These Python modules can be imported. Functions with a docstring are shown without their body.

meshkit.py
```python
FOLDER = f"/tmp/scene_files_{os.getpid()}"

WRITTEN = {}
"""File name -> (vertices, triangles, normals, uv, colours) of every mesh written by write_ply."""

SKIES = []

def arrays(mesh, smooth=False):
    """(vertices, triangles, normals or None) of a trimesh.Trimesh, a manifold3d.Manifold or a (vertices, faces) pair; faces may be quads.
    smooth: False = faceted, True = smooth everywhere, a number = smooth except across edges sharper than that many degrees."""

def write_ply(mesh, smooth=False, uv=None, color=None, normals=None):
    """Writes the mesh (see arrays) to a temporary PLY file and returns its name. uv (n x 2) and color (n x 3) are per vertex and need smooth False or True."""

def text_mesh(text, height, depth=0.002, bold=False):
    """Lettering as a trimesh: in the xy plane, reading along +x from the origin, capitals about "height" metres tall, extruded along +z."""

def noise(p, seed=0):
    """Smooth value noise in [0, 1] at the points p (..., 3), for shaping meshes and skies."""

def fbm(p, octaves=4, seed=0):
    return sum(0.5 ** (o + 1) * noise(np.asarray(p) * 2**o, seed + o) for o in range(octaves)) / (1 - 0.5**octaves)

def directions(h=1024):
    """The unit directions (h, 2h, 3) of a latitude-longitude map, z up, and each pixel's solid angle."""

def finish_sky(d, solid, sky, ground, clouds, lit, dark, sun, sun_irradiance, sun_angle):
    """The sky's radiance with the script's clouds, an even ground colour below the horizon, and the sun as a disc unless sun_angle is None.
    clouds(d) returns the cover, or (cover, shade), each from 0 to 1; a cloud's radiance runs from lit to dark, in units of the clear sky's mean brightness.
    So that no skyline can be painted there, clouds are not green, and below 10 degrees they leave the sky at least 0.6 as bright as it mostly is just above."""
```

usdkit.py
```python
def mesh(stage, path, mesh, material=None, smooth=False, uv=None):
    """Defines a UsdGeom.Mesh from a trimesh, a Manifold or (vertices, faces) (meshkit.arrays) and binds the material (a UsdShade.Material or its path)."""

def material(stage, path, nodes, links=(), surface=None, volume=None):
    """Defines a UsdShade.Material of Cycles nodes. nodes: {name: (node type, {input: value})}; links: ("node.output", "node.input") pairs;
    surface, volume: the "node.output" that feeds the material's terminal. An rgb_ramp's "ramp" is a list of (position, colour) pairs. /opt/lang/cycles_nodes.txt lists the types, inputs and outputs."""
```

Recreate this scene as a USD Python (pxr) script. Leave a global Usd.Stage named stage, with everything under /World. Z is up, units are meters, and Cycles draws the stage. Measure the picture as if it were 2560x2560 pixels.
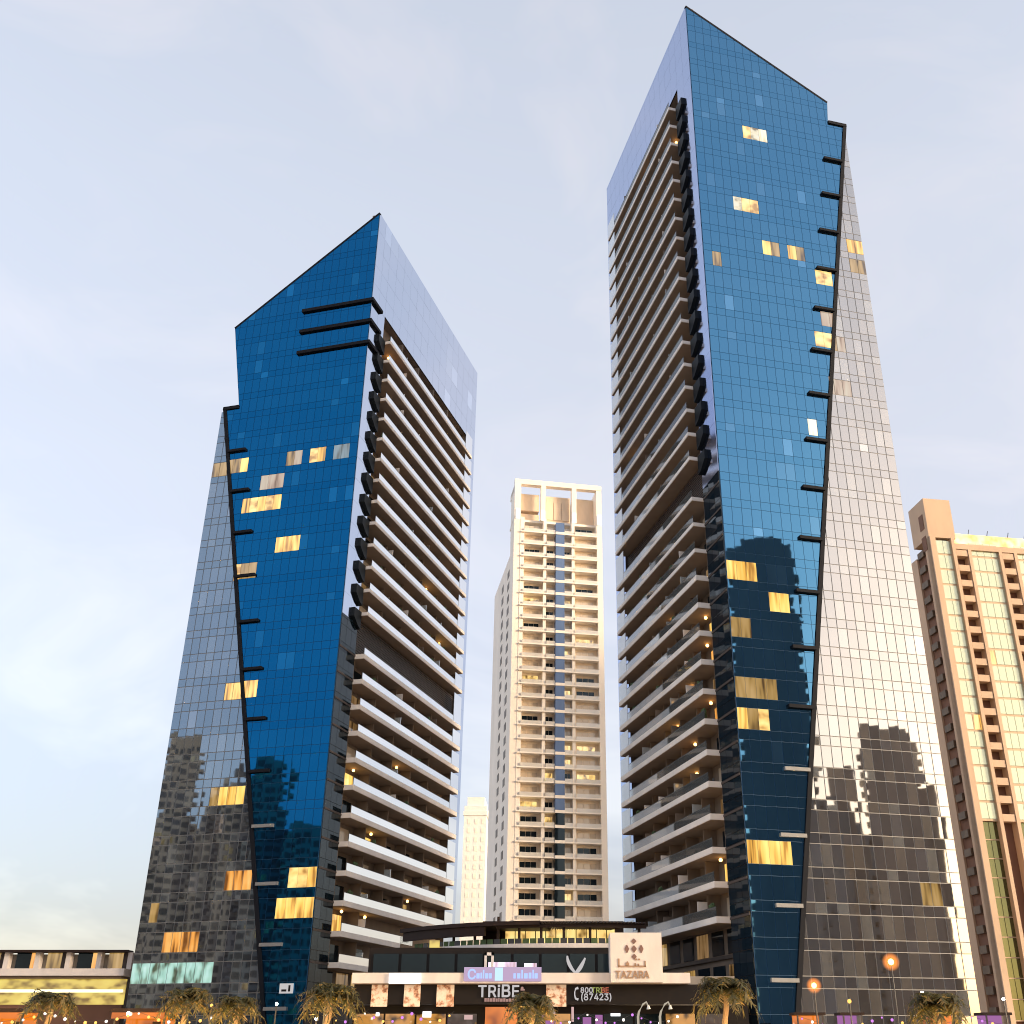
import math, random
import numpy as np
import trimesh
import usdkit, meshkit
from shapely.geometry import Polygon, box as sbox
from shapely import affinity
from pxr import Usd, UsdGeom, UsdLux, UsdShade, Gf, Sdf, Vt

rng = random.Random(7)
stage = Usd.Stage.CreateInMemory()
UsdGeom.SetStageUpAxis(stage, 'Z')
UsdGeom.SetStageMetersPerUnit(stage, 1.0)
UsdGeom.Xform.Define(stage, '/World')
UsdGeom.Scope.Define(stage, '/World/Looks')

# ------------------------------------------------------------------ camera
cam = UsdGeom.Camera.Define(stage, '/World/camera')
cam.AddTranslateOp().Set((0, 0, 1.7))
cam.AddRotateXYZOp().Set((90 + 26.2, 0, 0))
cam.CreateHorizontalApertureAttr(36.0)
cam.CreateVerticalApertureAttr(36.0)
cam.CreateFocalLengthAttr(36.0 * 2720 / 2560)
cam.CreateHorizontalApertureOffsetAttr(36.0 * (1280 - 1405) / 2560)
cam.CreateClippingRangeAttr(Gf.Vec2f(0.1, 5000))
cam.CreateExposureAttr(1.5)

# ------------------------------------------------------------------ sky and sun
SUN_EL, SUN_AZ = math.radians(12), math.radians(112)
sky_mat = usdkit.material(stage, '/World/Looks/sky', {
    "sky": ("sky_texture", {"sky_type": "single_scattering", "sun_disc": False, "sun_elevation": SUN_EL, "sun_rotation": SUN_AZ, "aerosol_density": 2.5}),
    "tc": ("texture_coordinate", {}),
    "sep": ("separate_xyz", {}),
    "veil": ("rgb_ramp", {"ramp": [(0.0, (0.6, 0.4, 0.62)), (0.1, (0.72, 0.52, 0.78)), (0.22, (1.3, 1.14, 1.3)), (0.34, (1.78, 1.63, 1.72)), (0.45, (1.92, 1.8, 1.86)), (0.65, (1.88, 1.86, 1.96)), (1.0, (1.6, 1.66, 1.85))]}),
    "map": ("mapping", {"scale": (1.6, 1.6, 3.2)}),
    "n": ("noise_texture", {"scale": 2.2, "detail": 5.0, "roughness": 0.55, "distortion": 0.6}),
    "nr": ("map_range", {"from_min": 0.46, "from_max": 0.68, "to_min": 0.0, "to_max": 0.5, "clamp": True}),
    "cloud": ("mix", {"mix_type": "mix", "color2": (2.6, 2.28, 2.15)}),
    "part": ("mix", {"mix_type": "multiply", "fac": 1.0, "color2": (0.66, 0.63, 0.61)}),
    "mix": ("mix", {"mix_type": "add", "fac": 1.0}),
    "bg": ("background_shader", {"strength": 0.1}),
}, [("tc.generated", "sep.vector"), ("sep.z", "veil.fac"), ("tc.generated", "map.vector"), ("map.vector", "n.vector"), ("n.fac", "nr.value"),
    ("nr.result", "cloud.fac"), ("veil.color", "cloud.color1"), ("sky.color", "part.color1"), ("part.color", "mix.color1"), ("cloud.color", "mix.color2"), ("mix.color", "bg.color")], surface="bg.background")
sky = UsdLux.DomeLight.Define(stage, '/World/sky')
UsdShade.MaterialBindingAPI.Apply(sky.GetPrim()).Bind(sky_mat)
sky.GetPrim().SetCustomDataByKey('kind', 'structure')
sky.GetPrim().SetCustomDataByKey('label', 'pale lavender dusk sky with faint pink cloud')
sun = UsdLux.DistantLight.Define(stage, '/World/sun')
sun.CreateIntensityAttr(0.4)
sun.CreateAngleAttr(12.0)
sun.CreateNormalizeAttr(True)
sun.CreateColorAttr(Gf.Vec3f(1.0, 0.8, 0.58))
sun.AddRotateXYZOp().Set((90 - math.degrees(SUN_EL), 0, 180 - math.degrees(SUN_AZ)))

# ------------------------------------------------------------------ helpers
class MB:
    """Collects boxes, prisms and tubes into one mesh."""
    def __init__(s):
        s.v, s.f, s.n = [], [], 0

    def add(s, v, f):
        v = np.asarray(v, float)
        s.v.append(v)
        s.f.append(np.asarray(f, int) + s.n)
        s.n += len(v)
        return s

    BOX = np.array([[0, 2, 1], [0, 3, 2], [4, 5, 6], [4, 6, 7], [0, 1, 5], [0, 5, 4], [1, 2, 6], [1, 6, 5], [2, 3, 7], [2, 7, 6], [3, 0, 4], [3, 4, 7]])

    def box(s, x0, x1, y0, y1, z0, z1, fr=None):
        p = [(x0, y0, z0), (x1, y0, z0), (x1, y1, z0), (x0, y1, z0), (x0, y0, z1), (x1, y0, z1), (x1, y1, z1), (x0, y1, z1)]
        return s.add(fr(p) if fr else p, MB.BOX)

    def prism(s, poly, d0, d1, fn):
        """Extrudes a shapely polygon of (a, b) between depths d0 and d1; fn maps an array (a, b, d) to points."""
        m = trimesh.creation.extrude_polygon(poly, 1.0, engine="earcut")
        q = np.array(m.vertices)
        q[:, 2] = d0 + q[:, 2] * (d1 - d0)
        return s.add(fn(q), m.faces)

    def mesh(s, m, at=None):
        v = np.array(m.vertices)
        if at is not None:
            v = v + np.asarray(at)
        return s.add(v, m.faces)

    def tube(s, pts, r, k=8):
        pts = np.asarray(pts, float)
        r = np.broadcast_to(np.asarray(r, float), (len(pts),))
        rings = []
        for i in range(len(pts)):
            t = pts[min(i + 1, len(pts) - 1)] - pts[max(i - 1, 0)]
            t = t / np.linalg.norm(t)
            a = np.cross(t, (0, 0, 1) if abs(t[2]) < 0.9 else (1, 0, 0))
            a /= np.linalg.norm(a)
            b = np.cross(t, a)
            th = np.linspace(0, 2 * np.pi, k, endpoint=False)
            rings.append(pts[i] + r[i] * (np.cos(th)[:, None] * a + np.sin(th)[:, None] * b))
        v = np.vstack(rings + [pts[:1], pts[-1:]])
        f = []
        n = len(pts)
        for i in range(n - 1):
            for j in range(k):
                a0, a1, b0, b1 = i * k + j, i * k + (j + 1) % k, (i + 1) * k + j, (i + 1) * k + (j + 1) % k
                f += [(a0, a1, b1), (a0, b1, b0)]
        for j in range(k):
            f += [(n * k, (j + 1) % k, j), (n * k + 1, (n - 1) * k + j, (n - 1) * k + (j + 1) % k)]
        return s.add(v, f)

    def get(s):
        return np.vstack(s.v), np.vstack(s.f)

USED = {}
def name_at(parent, name):
    k = (parent, name)
    n = USED.get(k, 0)
    USED[k] = n + 1
    return f"{parent}/{name}" + (f"_{n:03d}" if n else "")

def tag(prim, label=None, cat=None, group=None, kind=None):
    for k, v in (('label', label), ('category', cat), ('group', group), ('kind', kind)):
        if v:
            prim.SetCustomDataByKey(k, v)
    return prim

def thing(name, label, cat, loc=(0, 0, 0), group=None):
    x = UsdGeom.Xform.Define(stage, name_at('/World', name))
    x.AddTranslateOp().Set(tuple(map(float, loc)))
    tag(x.GetPrim(), label, cat, group)
    x.GetPrim().SetCustomDataByKey('at', Gf.Vec3d(*map(float, loc)))
    return x.GetPrim()

def part(parent, name, mb, mat, label=None, kind=None, smooth=False, tint=None):
    """One Mesh under parent (a prim). World-space points are moved into the thing's frame."""
    top = stage.GetPrimAtPath('/'.join(str(parent.GetPath()).split('/')[:3]))
    at = np.array(top.GetCustomDataByKey('at') or (0, 0, 0))
    v, f = mb.get() if isinstance(mb, MB) else mb
    m = usdkit.mesh(stage, name_at(str(parent.GetPath()), name), (np.asarray(v) - at, f), M[mat], smooth=smooth)
    if tint is not None:
        UsdGeom.PrimvarsAPI(m).CreatePrimvar('tint', Sdf.ValueTypeNames.FloatArray, 'vertex').Set(Vt.FloatArray.FromNumpy(np.broadcast_to(np.asarray(tint, np.float32), (len(v),)).copy()))
    return tag(m.GetPrim(), label, None, None, kind)

def setting(name, mb, mat, label=None, kind='structure'):
    m = usdkit.mesh(stage, name_at('/World', name), mb.get() if isinstance(mb, MB) else mb, M[mat])
    return tag(m.GetPrim(), label, None, None, kind)

def az(deg):
    a = math.radians(deg)
    return np.array([math.sin(a), math.cos(a), 0.0])

# ------------------------------------------------------------------ materials
M = {}
def plain(name, col, rough=0.6, metal=0.0, var=0.12, scale=0.6, bump=0.0, spec=0.5):
    """Painted, plastered or metal surface: base colour with soft mottling, streaks of wear and fine relief."""
    c = np.array(col)
    nodes = {"g": ("geometry", {}), "mp": ("mapping", {"scale": (1, 1, 0.35)}),
             "n": ("noise_texture", {"scale": scale, "detail": 6.0, "roughness": 0.6}),
             "r": ("rgb_ramp", {"ramp": [(0.25, tuple(c * (1 - var))), (0.75, tuple(np.minimum(c * (1 + var), 1)))]}),
             "p": ("principled_bsdf", {"roughness": rough, "metallic": metal, "specular_ior_level": spec})}
    links = [("g.position", "mp.vector"), ("mp.vector", "n.vector"), ("n.fac", "r.fac"), ("r.color", "p.base_color")]
    if bump:
        nodes["n2"] = ("noise_texture", {"scale": scale * 12, "detail": 3.0})
        nodes["b"] = ("bump", {"strength": bump, "distance": 0.05})
        links += [("g.position", "n2.vector"), ("n2.fac", "b.height"), ("b.normal", "p.normal")]
    M[name] = usdkit.material(stage, f'/World/Looks/{name}', nodes, links, surface="p.BSDF")

def mirror_glass(name, dark, light, rough=0.02, wave=0.25, bodycol=(0.01, 0.02, 0.03), body=0.12, room=False):
    """Coated facade glass: tinted mirror with a little of the dark room behind; every pane its own tint and slight waviness."""
    mid = np.array(dark) * .68 + np.array(light) * .32
    nodes = {"g": ("geometry", {}), "t": ("attribute", {"attribute": "tint"}),
             "r": ("rgb_ramp", {"ramp": [(0.0, dark), (0.8, tuple(mid)), (0.93, light), (1.0, tuple(np.minimum(np.array(light) * 1.2, 1)))]}),
             "n": ("noise_texture", {"scale": 0.55, "detail": 1.5, "roughness": 0.4}),
             "b": ("bump", {"strength": wave, "distance": 0.012}),
             "gl": ("principled_bsdf", {"metallic": 1.0, "roughness": rough}),
             "d": ("diffuse_bsdf", {"color": bodycol}),
             "m": ("mix_closure", {"fac": body})}
    links = [("t.fac", "r.fac"), ("r.color", "gl.base_color"),
             ("g.position", "n.vector"), ("n.fac", "b.height"), ("b.normal", "gl.normal"), ("gl.BSDF", "m.closure1"), ("d.BSDF", "m.closure2")]
    if room:   # curtains and furniture dimly seen behind each pane
        nodes["w"] = ("white_noise_texture", {"dimensions": "1D"})
        nodes["rr"] = ("rgb_ramp", {"interpolate": False, "ramp": [(0.0, (0.07, 0.055, 0.045)), (0.35, (0.2, 0.17, 0.14)), (0.5, (0.1, 0.08, 0.07)), (0.72, (0.3, 0.28, 0.25)), (0.82, (0.12, 0.11, 0.12)), (0.93, (0.35, 0.36, 0.36))]})
        links += [("t.fac", "w.w"), ("w.value", "rr.fac"), ("rr.color", "d.color")]
    M[name] = usdkit.material(stage, f'/World/Looks/{name}', nodes, links, surface="m.closure")

def lit_glass(name, col, strength, contrast=0.7, scale=(1.5, 1.5, 0.2), lift=0.1):
    """A window with the lamps on: light seen through hung curtains, with folds of brighter and darker cloth."""
    c = np.array(col)
    nodes = {"g": ("geometry", {}), "mp": ("mapping", {"scale": scale}), "o": ("object_info", {}),
             "n": ("noise_texture", {"scale": 1.0, "detail": 1.6, "roughness": 0.5}),
             "r": ("rgb_ramp", {"ramp": [(0.33, tuple(c * (1 - contrast) * np.array((1, .8, .6)))), (0.5, tuple(c)), (0.72, tuple(np.minimum(c * 1.25 + lift, 1)))]}),
             "e": ("emission", {"strength": strength}),
             "s": ("glossy_bsdf", {"roughness": 0.03, "color": (0.15, 0.15, 0.15)}), "a": ("add_closure", {})}
    M[name] = usdkit.material(stage, f'/World/Looks/{name}', nodes, [("g.position", "mp.vector"), ("mp.vector", "n.vector"), ("n.fac", "r.fac"), ("r.color", "e.color"),
                              ("e.emission", "a.closure1"), ("s.BSDF", "a.closure2")], surface="a.closure")

def pane_glass(name, col, opaque=0.35):
    M[name] = usdkit.material(stage, f'/World/Looks/{name}', {
        "t": ("transparent_bsdf", {"color": (0.88, 0.93, 0.92)}), "d": ("principled_bsdf", {"base_color": col, "roughness": 0.15}),
        "g": ("glossy_bsdf", {"roughness": 0.03, "color": (0.9, 0.9, 0.9)}), "f": ("fresnel", {"IOR": 1.5}),
        "m1": ("mix_closure", {"fac": opaque}), "m2": ("mix_closure", {})},
        [("t.BSDF", "m1.closure1"), ("d.BSDF", "m1.closure2"), ("f.fac", "m2.fac"), ("m1.closure", "m2.closure1"), ("g.BSDF", "m2.closure2")], surface="m2.closure")

def glow(name, col, strength):
    M[name] = usdkit.material(stage, f'/World/Looks/{name}', {"e": ("emission", {"color": col, "strength": strength})}, [], surface="e.emission")

mirror_glass('blue_glass_left', (0.002, 0.12, 0.315), (0.012, 0.17, 0.39), wave=0.16)
mirror_glass('blue_glass_right', (0.075, 0.23, 0.4), (0.12, 0.29, 0.47), wave=0.16)
mirror_glass('grey_glass_left', (0.22, 0.32, 0.42), (0.42, 0.5, 0.6), wave=0.12, room=True, body=0.12)
mirror_glass('grey_glass_right', (0.46, 0.46, 0.46), (0.57, 0.56, 0.545), wave=0.12, room=True, body=0.14)
mirror_glass('pale_glass_left', (0.58, 0.64, 0.77), (0.62, 0.68, 0.8), rough=0.08, wave=0.05, body=0.04)
mirror_glass('pale_glass_right', (0.36, 0.44, 0.66), (0.4, 0.48, 0.7), rough=0.08, wave=0.05, body=0.04)
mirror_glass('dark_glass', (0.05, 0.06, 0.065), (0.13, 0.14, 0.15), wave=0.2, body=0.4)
plain('mullion', (0.05, 0.055, 0.06), 0.4, var=0.1)
plain('mullion_blue', (0.012, 0.075, 0.17), 0.4, var=0.1)
plain('mullion_grey', (0.2, 0.2, 0.2), 0.4, var=0.1)
plain('dark_frame', (0.006, 0.007, 0.011), 0.7, var=0.1, spec=0.15)
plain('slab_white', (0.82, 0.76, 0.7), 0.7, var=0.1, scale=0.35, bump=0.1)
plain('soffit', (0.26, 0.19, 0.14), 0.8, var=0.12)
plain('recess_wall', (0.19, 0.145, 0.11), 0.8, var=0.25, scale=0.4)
plain('mirrored_dark', (0.005, 0.008, 0.011), 0.5, var=0.2, spec=0.2)  # dark tone standing for reflections in the corner strip
plain('louvre', (0.055, 0.04, 0.034), 0.6)
plain('concrete', (0.2, 0.18, 0.16), 0.8, var=0.15, bump=0.15)
plain('cream', (0.85, 0.78, 0.69), 0.75, var=0.07, scale=0.25, bump=0.1)
plain('cream_wall', (0.78, 0.66, 0.52), 0.75, var=0.1)
plain('cream_dark', (0.72, 0.58, 0.44), 0.75, var=0.1)
plain('cream_grey', (0.84, 0.75, 0.65), 0.75, var=0.08, scale=0.2)
plain('pale_far', (0.74, 0.72, 0.68), 0.8, var=0.05, scale=0.1)
plain('terracotta', (0.5, 0.36, 0.25), 0.75, var=0.12, scale=0.2, bump=0.1)
plain('terracotta_pale', (0.5, 0.38, 0.26), 0.75)
plain('terracotta_dark', (0.16, 0.075, 0.045), 0.75)
plain('canopy_cream', (0.6, 0.55, 0.52), 0.7, var=0.1, scale=0.8, bump=0.1)
plain('black_panel', (0.008, 0.006, 0.006), 0.55, spec=0.2)
plain('dark_timber', (0.02, 0.011, 0.009), 0.6, spec=0.2)
plain('asphalt', (0.05, 0.05, 0.052), 0.85, var=0.25, scale=1.5, bump=0.3)
plain('paving', (0.3, 0.27, 0.24), 0.8, var=0.15, scale=0.8, bump=0.2)
plain('kerbstone', (0.4, 0.38, 0.36), 0.8)
plain('paint_white', (0.75, 0.75, 0.72), 0.6)
plain('earth', (0.24, 0.2, 0.16), 0.9, var=0.2, scale=0.05)
plain('post_dark', (0.03, 0.03, 0.032), 0.4)
plain('post_pale', (0.7, 0.68, 0.62), 0.4)
plain('far_brown', (0.22, 0.185, 0.16), 0.8, var=0.25, scale=0.1)
plain('far_grey', (0.14, 0.145, 0.15), 0.8, var=0.25, scale=0.1)
plain('far_window', (0.03, 0.035, 0.04), 0.2)
plain('bark', (0.16, 0.11, 0.07), 0.9, var=0.3, scale=3, bump=0.5)
plain('planter_green', (0.05, 0.085, 0.03), 0.8, var=0.4, scale=3)
lit_glass('lit_yellow', (1.0, 0.56, 0.12), 0.44, 0.6)
lit_glass('lit_white', (1.0, 0.88, 0.62), 0.42, 0.35)
lit_glass('lit_peach', (0.85, 0.6, 0.42), 0.2, 0.5)
lit_glass('lit_dim', (0.7, 0.42, 0.12), 0.2, 0.8)
lit_glass('lit_grey', (0.4, 0.55, 0.62), 0.16, 0.5)
lit_glass('lit_orange', (1.0, 0.42, 0.08), 0.34, 0.8)
lit_glass('lit_teal', (0.45, 0.78, 0.66), 0.3, 0.8, scale=(1.2, 1.2, 0.5))
lit_glass('lit_restaurant', (1.0, 0.64, 0.2), 0.36, 0.8, scale=(0.9, 0.9, 0.7))
lit_glass('lit_yellow_open', (1.0, 0.63, 0.2), 0.42, 0.55, scale=(0.7, 0.7, 0.9))
lit_glass('lit_yellow_deep', (0.98, 0.5, 0.08), 0.38, 0.85, scale=(2.6, 2.6, 0.12))
lit_glass('lit_white_open', (1.0, 0.88, 0.6), 0.3, 0.75, scale=(0.8, 0.8, 1.0))
MORE = {'lit_yellow': ['lit_yellow', 'lit_yellow_open', 'lit_yellow_deep', 'lit_yellow'], 'lit_white': ['lit_white', 'lit_white_open', 'lit_yellow_open']}
LIT = {'y': 'lit_yellow', 'w': 'lit_white', 'p': 'lit_peach', 'd': 'lit_dim', 'g': 'lit_grey', 'o': 'lit_orange', 't': 'lit_teal'}
pane_glass('balustrade_glass', (0.5, 0.54, 0.54), 0.08)
pane_glass('frosted_glass', (0.6, 0.64, 0.66), 0.5)
pane_glass('cream_rail', (0.78, 0.74, 0.68), 0.72)
pane_glass('screen_glass', (0.66, 0.7, 0.74), 0.75)
glow('lamp_warm', (1.0, 0.5, 0.14), 2.5)
M['halo_orange'] = usdkit.material(stage, '/World/Looks/halo_orange', {"t": ("transparent_bsdf", {}), "e": ("emission", {"color": (1.0, 0.28, 0.03)}), "lw": ("layer_weight", {"blend": 0.5}),
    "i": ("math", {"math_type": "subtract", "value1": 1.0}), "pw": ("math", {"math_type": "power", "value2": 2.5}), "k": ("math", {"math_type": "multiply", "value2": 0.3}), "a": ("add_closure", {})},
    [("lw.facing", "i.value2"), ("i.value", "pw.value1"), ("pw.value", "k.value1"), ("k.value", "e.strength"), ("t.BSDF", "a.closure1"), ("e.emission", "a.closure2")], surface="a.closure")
glow('lamp_white', (1.0, 0.9, 0.75), 4.0)
glow('lamp_cool', (0.75, 1.0, 0.9), 3.0)
glow('bulb_orange', (1.0, 0.5, 0.12), 0.7)
glow('bulb_purple', (0.6, 0.22, 0.75), 0.5)
glow('bulb_white', (1.0, 0.88, 0.75), 0.8)
lit_glass('balcony_dim', (0.5, 0.28, 0.1), 0.12, 0.9)
plain('bay_blue', (0.1, 0.16, 0.3), 0.2)
mirror_glass('cream_window', (0.5, 0.46, 0.4), (0.62, 0.56, 0.48), wave=0.2, bodycol=(0.66, 0.55, 0.43), body=0.8)
plain('side_glass', (0.13, 0.1, 0.075), 0.5, var=0.3, spec=0.2)
mirror_glass('green_glass', (0.6, 0.64, 0.52), (0.72, 0.74, 0.62), wave=0.2, bodycol=(0.52, 0.58, 0.44), body=0.7)
mirror_glass('dimmed_green_glass', (0.2, 0.22, 0.12), (0.3, 0.3, 0.17), wave=0.2, bodycol=(0.1, 0.09, 0.04), body=0.5)
glow('lamp_soft', (1.0, 0.93, 0.82), 0.6)
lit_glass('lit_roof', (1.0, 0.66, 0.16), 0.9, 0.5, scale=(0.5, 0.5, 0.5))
lit_glass('lit_olive', (0.85, 0.62, 0.12), 0.3, 0.7, scale=(0.5, 0.5, 1.0), lift=0.02)
lit_glass('lit_lilac', (0.8, 0.6, 0.85), 0.5, 0.6)
lit_glass('lit_portal', (0.8, 0.19, 0.01), 0.34, 0.6, scale=(0.5, 0.5, 0.5), lift=0.0)
lit_glass('shop_dim', (0.06, 0.03, 0.02), 0.12, 0.95, scale=(1.5, 1.5, 1.5))
lit_glass('shop_amber', (0.8, 0.36, 0.08), 0.24, 0.95, scale=(0.9, 0.9, 0.9), lift=0.0)
glow('shop_pink', (0.6, 0.4, 0.38), 0.4)
glow('purple_light', (0.5, 0.2, 0.5), 0.26)
glow('strip_light', (1.0, 0.9, 0.55), 1.0)
glow('post_glow', (0.8, 0.7, 0.55), 0.22)  # post emits by itself; lamplight on it is put into the material
glow('sign_white', (0.85, 0.8, 0.8), 0.24)
glow('sign_pink', (0.6, 0.35, 0.3), 0.25)
glow('sign_lime', (0.45, 0.5, 0.15), 0.25)
glow('sign_red', (0.7, 0.2, 0.12), 0.25)
glow('sign_lilac', (0.75, 0.55, 0.8), 0.26)
glow('sign_blue', (0.4, 0.55, 1.0), 0.45)
glow('sign_cyan', (0.6, 0.85, 1.0), 0.38)
glow('lamp_sign', (0.95, 0.97, 1.0), 0.9)
plain('sign_brown', (0.16, 0.09, 0.075), 0.6)
plain('sign_tan', (0.3, 0.19, 0.12), 0.6)
M['poster'] = usdkit.material(stage, '/World/Looks/poster', {
    "g": ("geometry", {}), "n": ("noise_texture", {"scale": 2.3, "detail": 4.0, "roughness": 0.6}),
    "r": ("rgb_ramp", {"ramp": [(0.3, (0.16, 0.06, 0.03)), (0.43, (0.5, 0.26, 0.15)), (0.5, (0.62, 0.5, 0.38)), (0.75, (0.72, 0.62, 0.5))]}),
    "p": ("principled_bsdf", {"roughness": 0.5, "emission_strength": 0.08}) }, [("g.position", "n.vector"), ("n.fac", "r.fac"), ("r.color", "p.base_color"), ("r.color", "p.emission_color")], surface="p.BSDF")
M['leaf'] = usdkit.material(stage, '/World/Looks/leaf', {
    "a": ("attribute", {"attribute": "tint"}), "r": ("rgb_ramp", {"ramp": [(0.0, (0.04, 0.042, 0.012)), (0.6, (0.085, 0.075, 0.022)), (1.0, (0.16, 0.11, 0.04))]}),
    "p": ("principled_bsdf", {"roughness": 0.55}), "t": ("translucent_bsdf", {}), "m": ("mix_closure", {"fac": 0.3})},
    [("a.fac", "r.fac"), ("r.color", "p.base_color"), ("r.color", "t.color"), ("p.BSDF", "m.closure1"), ("t.BSDF", "m.closure2")], surface="m.closure")

# ------------------------------------------------------------------ ground
g = MB().box(-1500, 1500, -900, 2200, -0.3, 0.0)
setting('ground', g, 'earth', 'sandy ground running out to the horizon')
setting('road', MB().box(-400, 400, 14, 30, 0.0, 0.004), 'asphalt', 'dark asphalt road in front of the towers')
pav = MB().box(-400, 400, 30.3, 111.5, 0.004, 0.12)
setting('pavement', pav, 'paving', 'beige paved plaza between road and shops')
setting('kerb', MB().box(-400, 400, 30.0, 30.3, 0.004, 0.14), 'kerbstone', 'grey kerb along the paved plaza')
mk = MB()
for i in range(-30, 31):
    mk.box(i * 9, i * 9 + 3.5, 21.9, 22.05, 0.004, 0.008)
setting('road_marking', mk, 'paint_white', 'white dashed centre line on the road')

# ------------------------------------------------------------------ glass towers
class Frame:
    """Tower axes: u along the blue front, w back along the balcony side, z up; -w faces the viewer, -u is the balcony side's outward direction."""
    def __init__(s, A, azu, azw):
        s.A, s.u, s.w = np.array([A[0], A[1], 0.0]), az(azu), az(azw)

    def __call__(s, p):
        p = np.asarray(p, float)
        return s.A + p[:, :1] * s.u + p[:, 1:2] * s.w + p[:, 2:3] * np.array([0, 0, 1.0])

def pane_mesh(poly, fn, seed, gap=0.03, proud=0.05, tilt=0.0024):
    """One facade pane: a thin sheet standing proud of the mullions behind it, set a touch out of true as real panes are."""
    p = poly.buffer(-gap, join_style=2).simplify(0.001)
    if p.is_empty or p.area < 0.05 or p.geom_type != 'Polygon':
        return None
    q = np.array(p.exterior.coords)[:-1]
    if len(q) < 3:
        return None
    c = q.mean(0)
    ta, tb = seed.gauss(0, tilt), seed.gauss(0, tilt)
    d = proud + (q[:, 0] - c[0]) * ta + (q[:, 1] - c[1]) * tb
    d = np.clip(d, 0.02, 0.09)
    n = len(q)
    front = fn(np.column_stack([q, d]))
    back = fn(np.column_stack([q, np.zeros(n)]))
    f = [(0, i, i + 1) for i in range(1, n - 1)]
    for i in range(n):
        j = (i + 1) % n
        f += [(i, n + i, n + j), (i, n + j, j)]
    return np.vstack([front, back]), np.array(f)

def curtain_wall(wall, pane_name, outline, fn, cols, rows, mat, lit, lit_prims, keep=300, seed=1, tilt=0.0024, order='low', gap=0.026):
    """Fills outline (a, z) with panes on a grid; the keep largest in the picture become parts, the rest one part."""
    rs = random.Random(seed)
    band = [rs.random() for _ in rows]
    cells = []
    for i in range(len(cols) - 1):
        for j in range(len(rows) - 1):
            c = sbox(cols[i], rows[j], cols[i + 1], rows[j + 1])
            if not outline.intersects(c):
                continue
            k = outline.intersection(c)
            if k.geom_type in ('MultiPolygon', 'GeometryCollection'):
                k = max(k.geoms, key=lambda x: x.area)
            if k.geom_type != 'Polygon' or k.area < 0.12:
                continue
            m = pane_mesh(k, fn, rs, tilt=tilt, gap=gap)
            if m is None:
                continue
            cx, cz = (cols[i] + cols[i + 1]) / 2, (rows[j] + rows[j + 1]) / 2
            hit = None
            if rows[j + 1] - rows[j] > 1.5:
                hit = next((t for a0, a1, b0, b1, t in lit if a0 - 0.25 <= cx <= a1 + 0.25 and abs(cz - (b0 + b1) / 2) < 1.8), None)
            if hit:
                lit_prims.append((m, LIT[hit if rs.random() > .14 or hit == 'd' else 'd']))
            else:
                tone = 0.25 + 0.3 * band[j] + 0.25 * rs.random() - (0.22 if rows[j + 1] - rows[j] < 1.5 else 0)
                cells.append((cz, k.area, m, rs.uniform(.86, 1) if rs.random() < .035 else max(0, tone)))
    cells.sort(key=lambda t: t[0] - (4 if t[1] > 2 else 0))
    for cz, a, m, tn in cells[:keep]:
        part(wall, pane_name, m, mat, tint=tn)
    if len(cells) > keep:
        b, tn = MB(), []
        for cz, a, m, one in cells[keep:]:
            b.add(*m)
            tn += [one] * len(m[0])
        part(wall, 'upper_panes', b, mat, kind='stuff', tint=tn)

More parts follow.
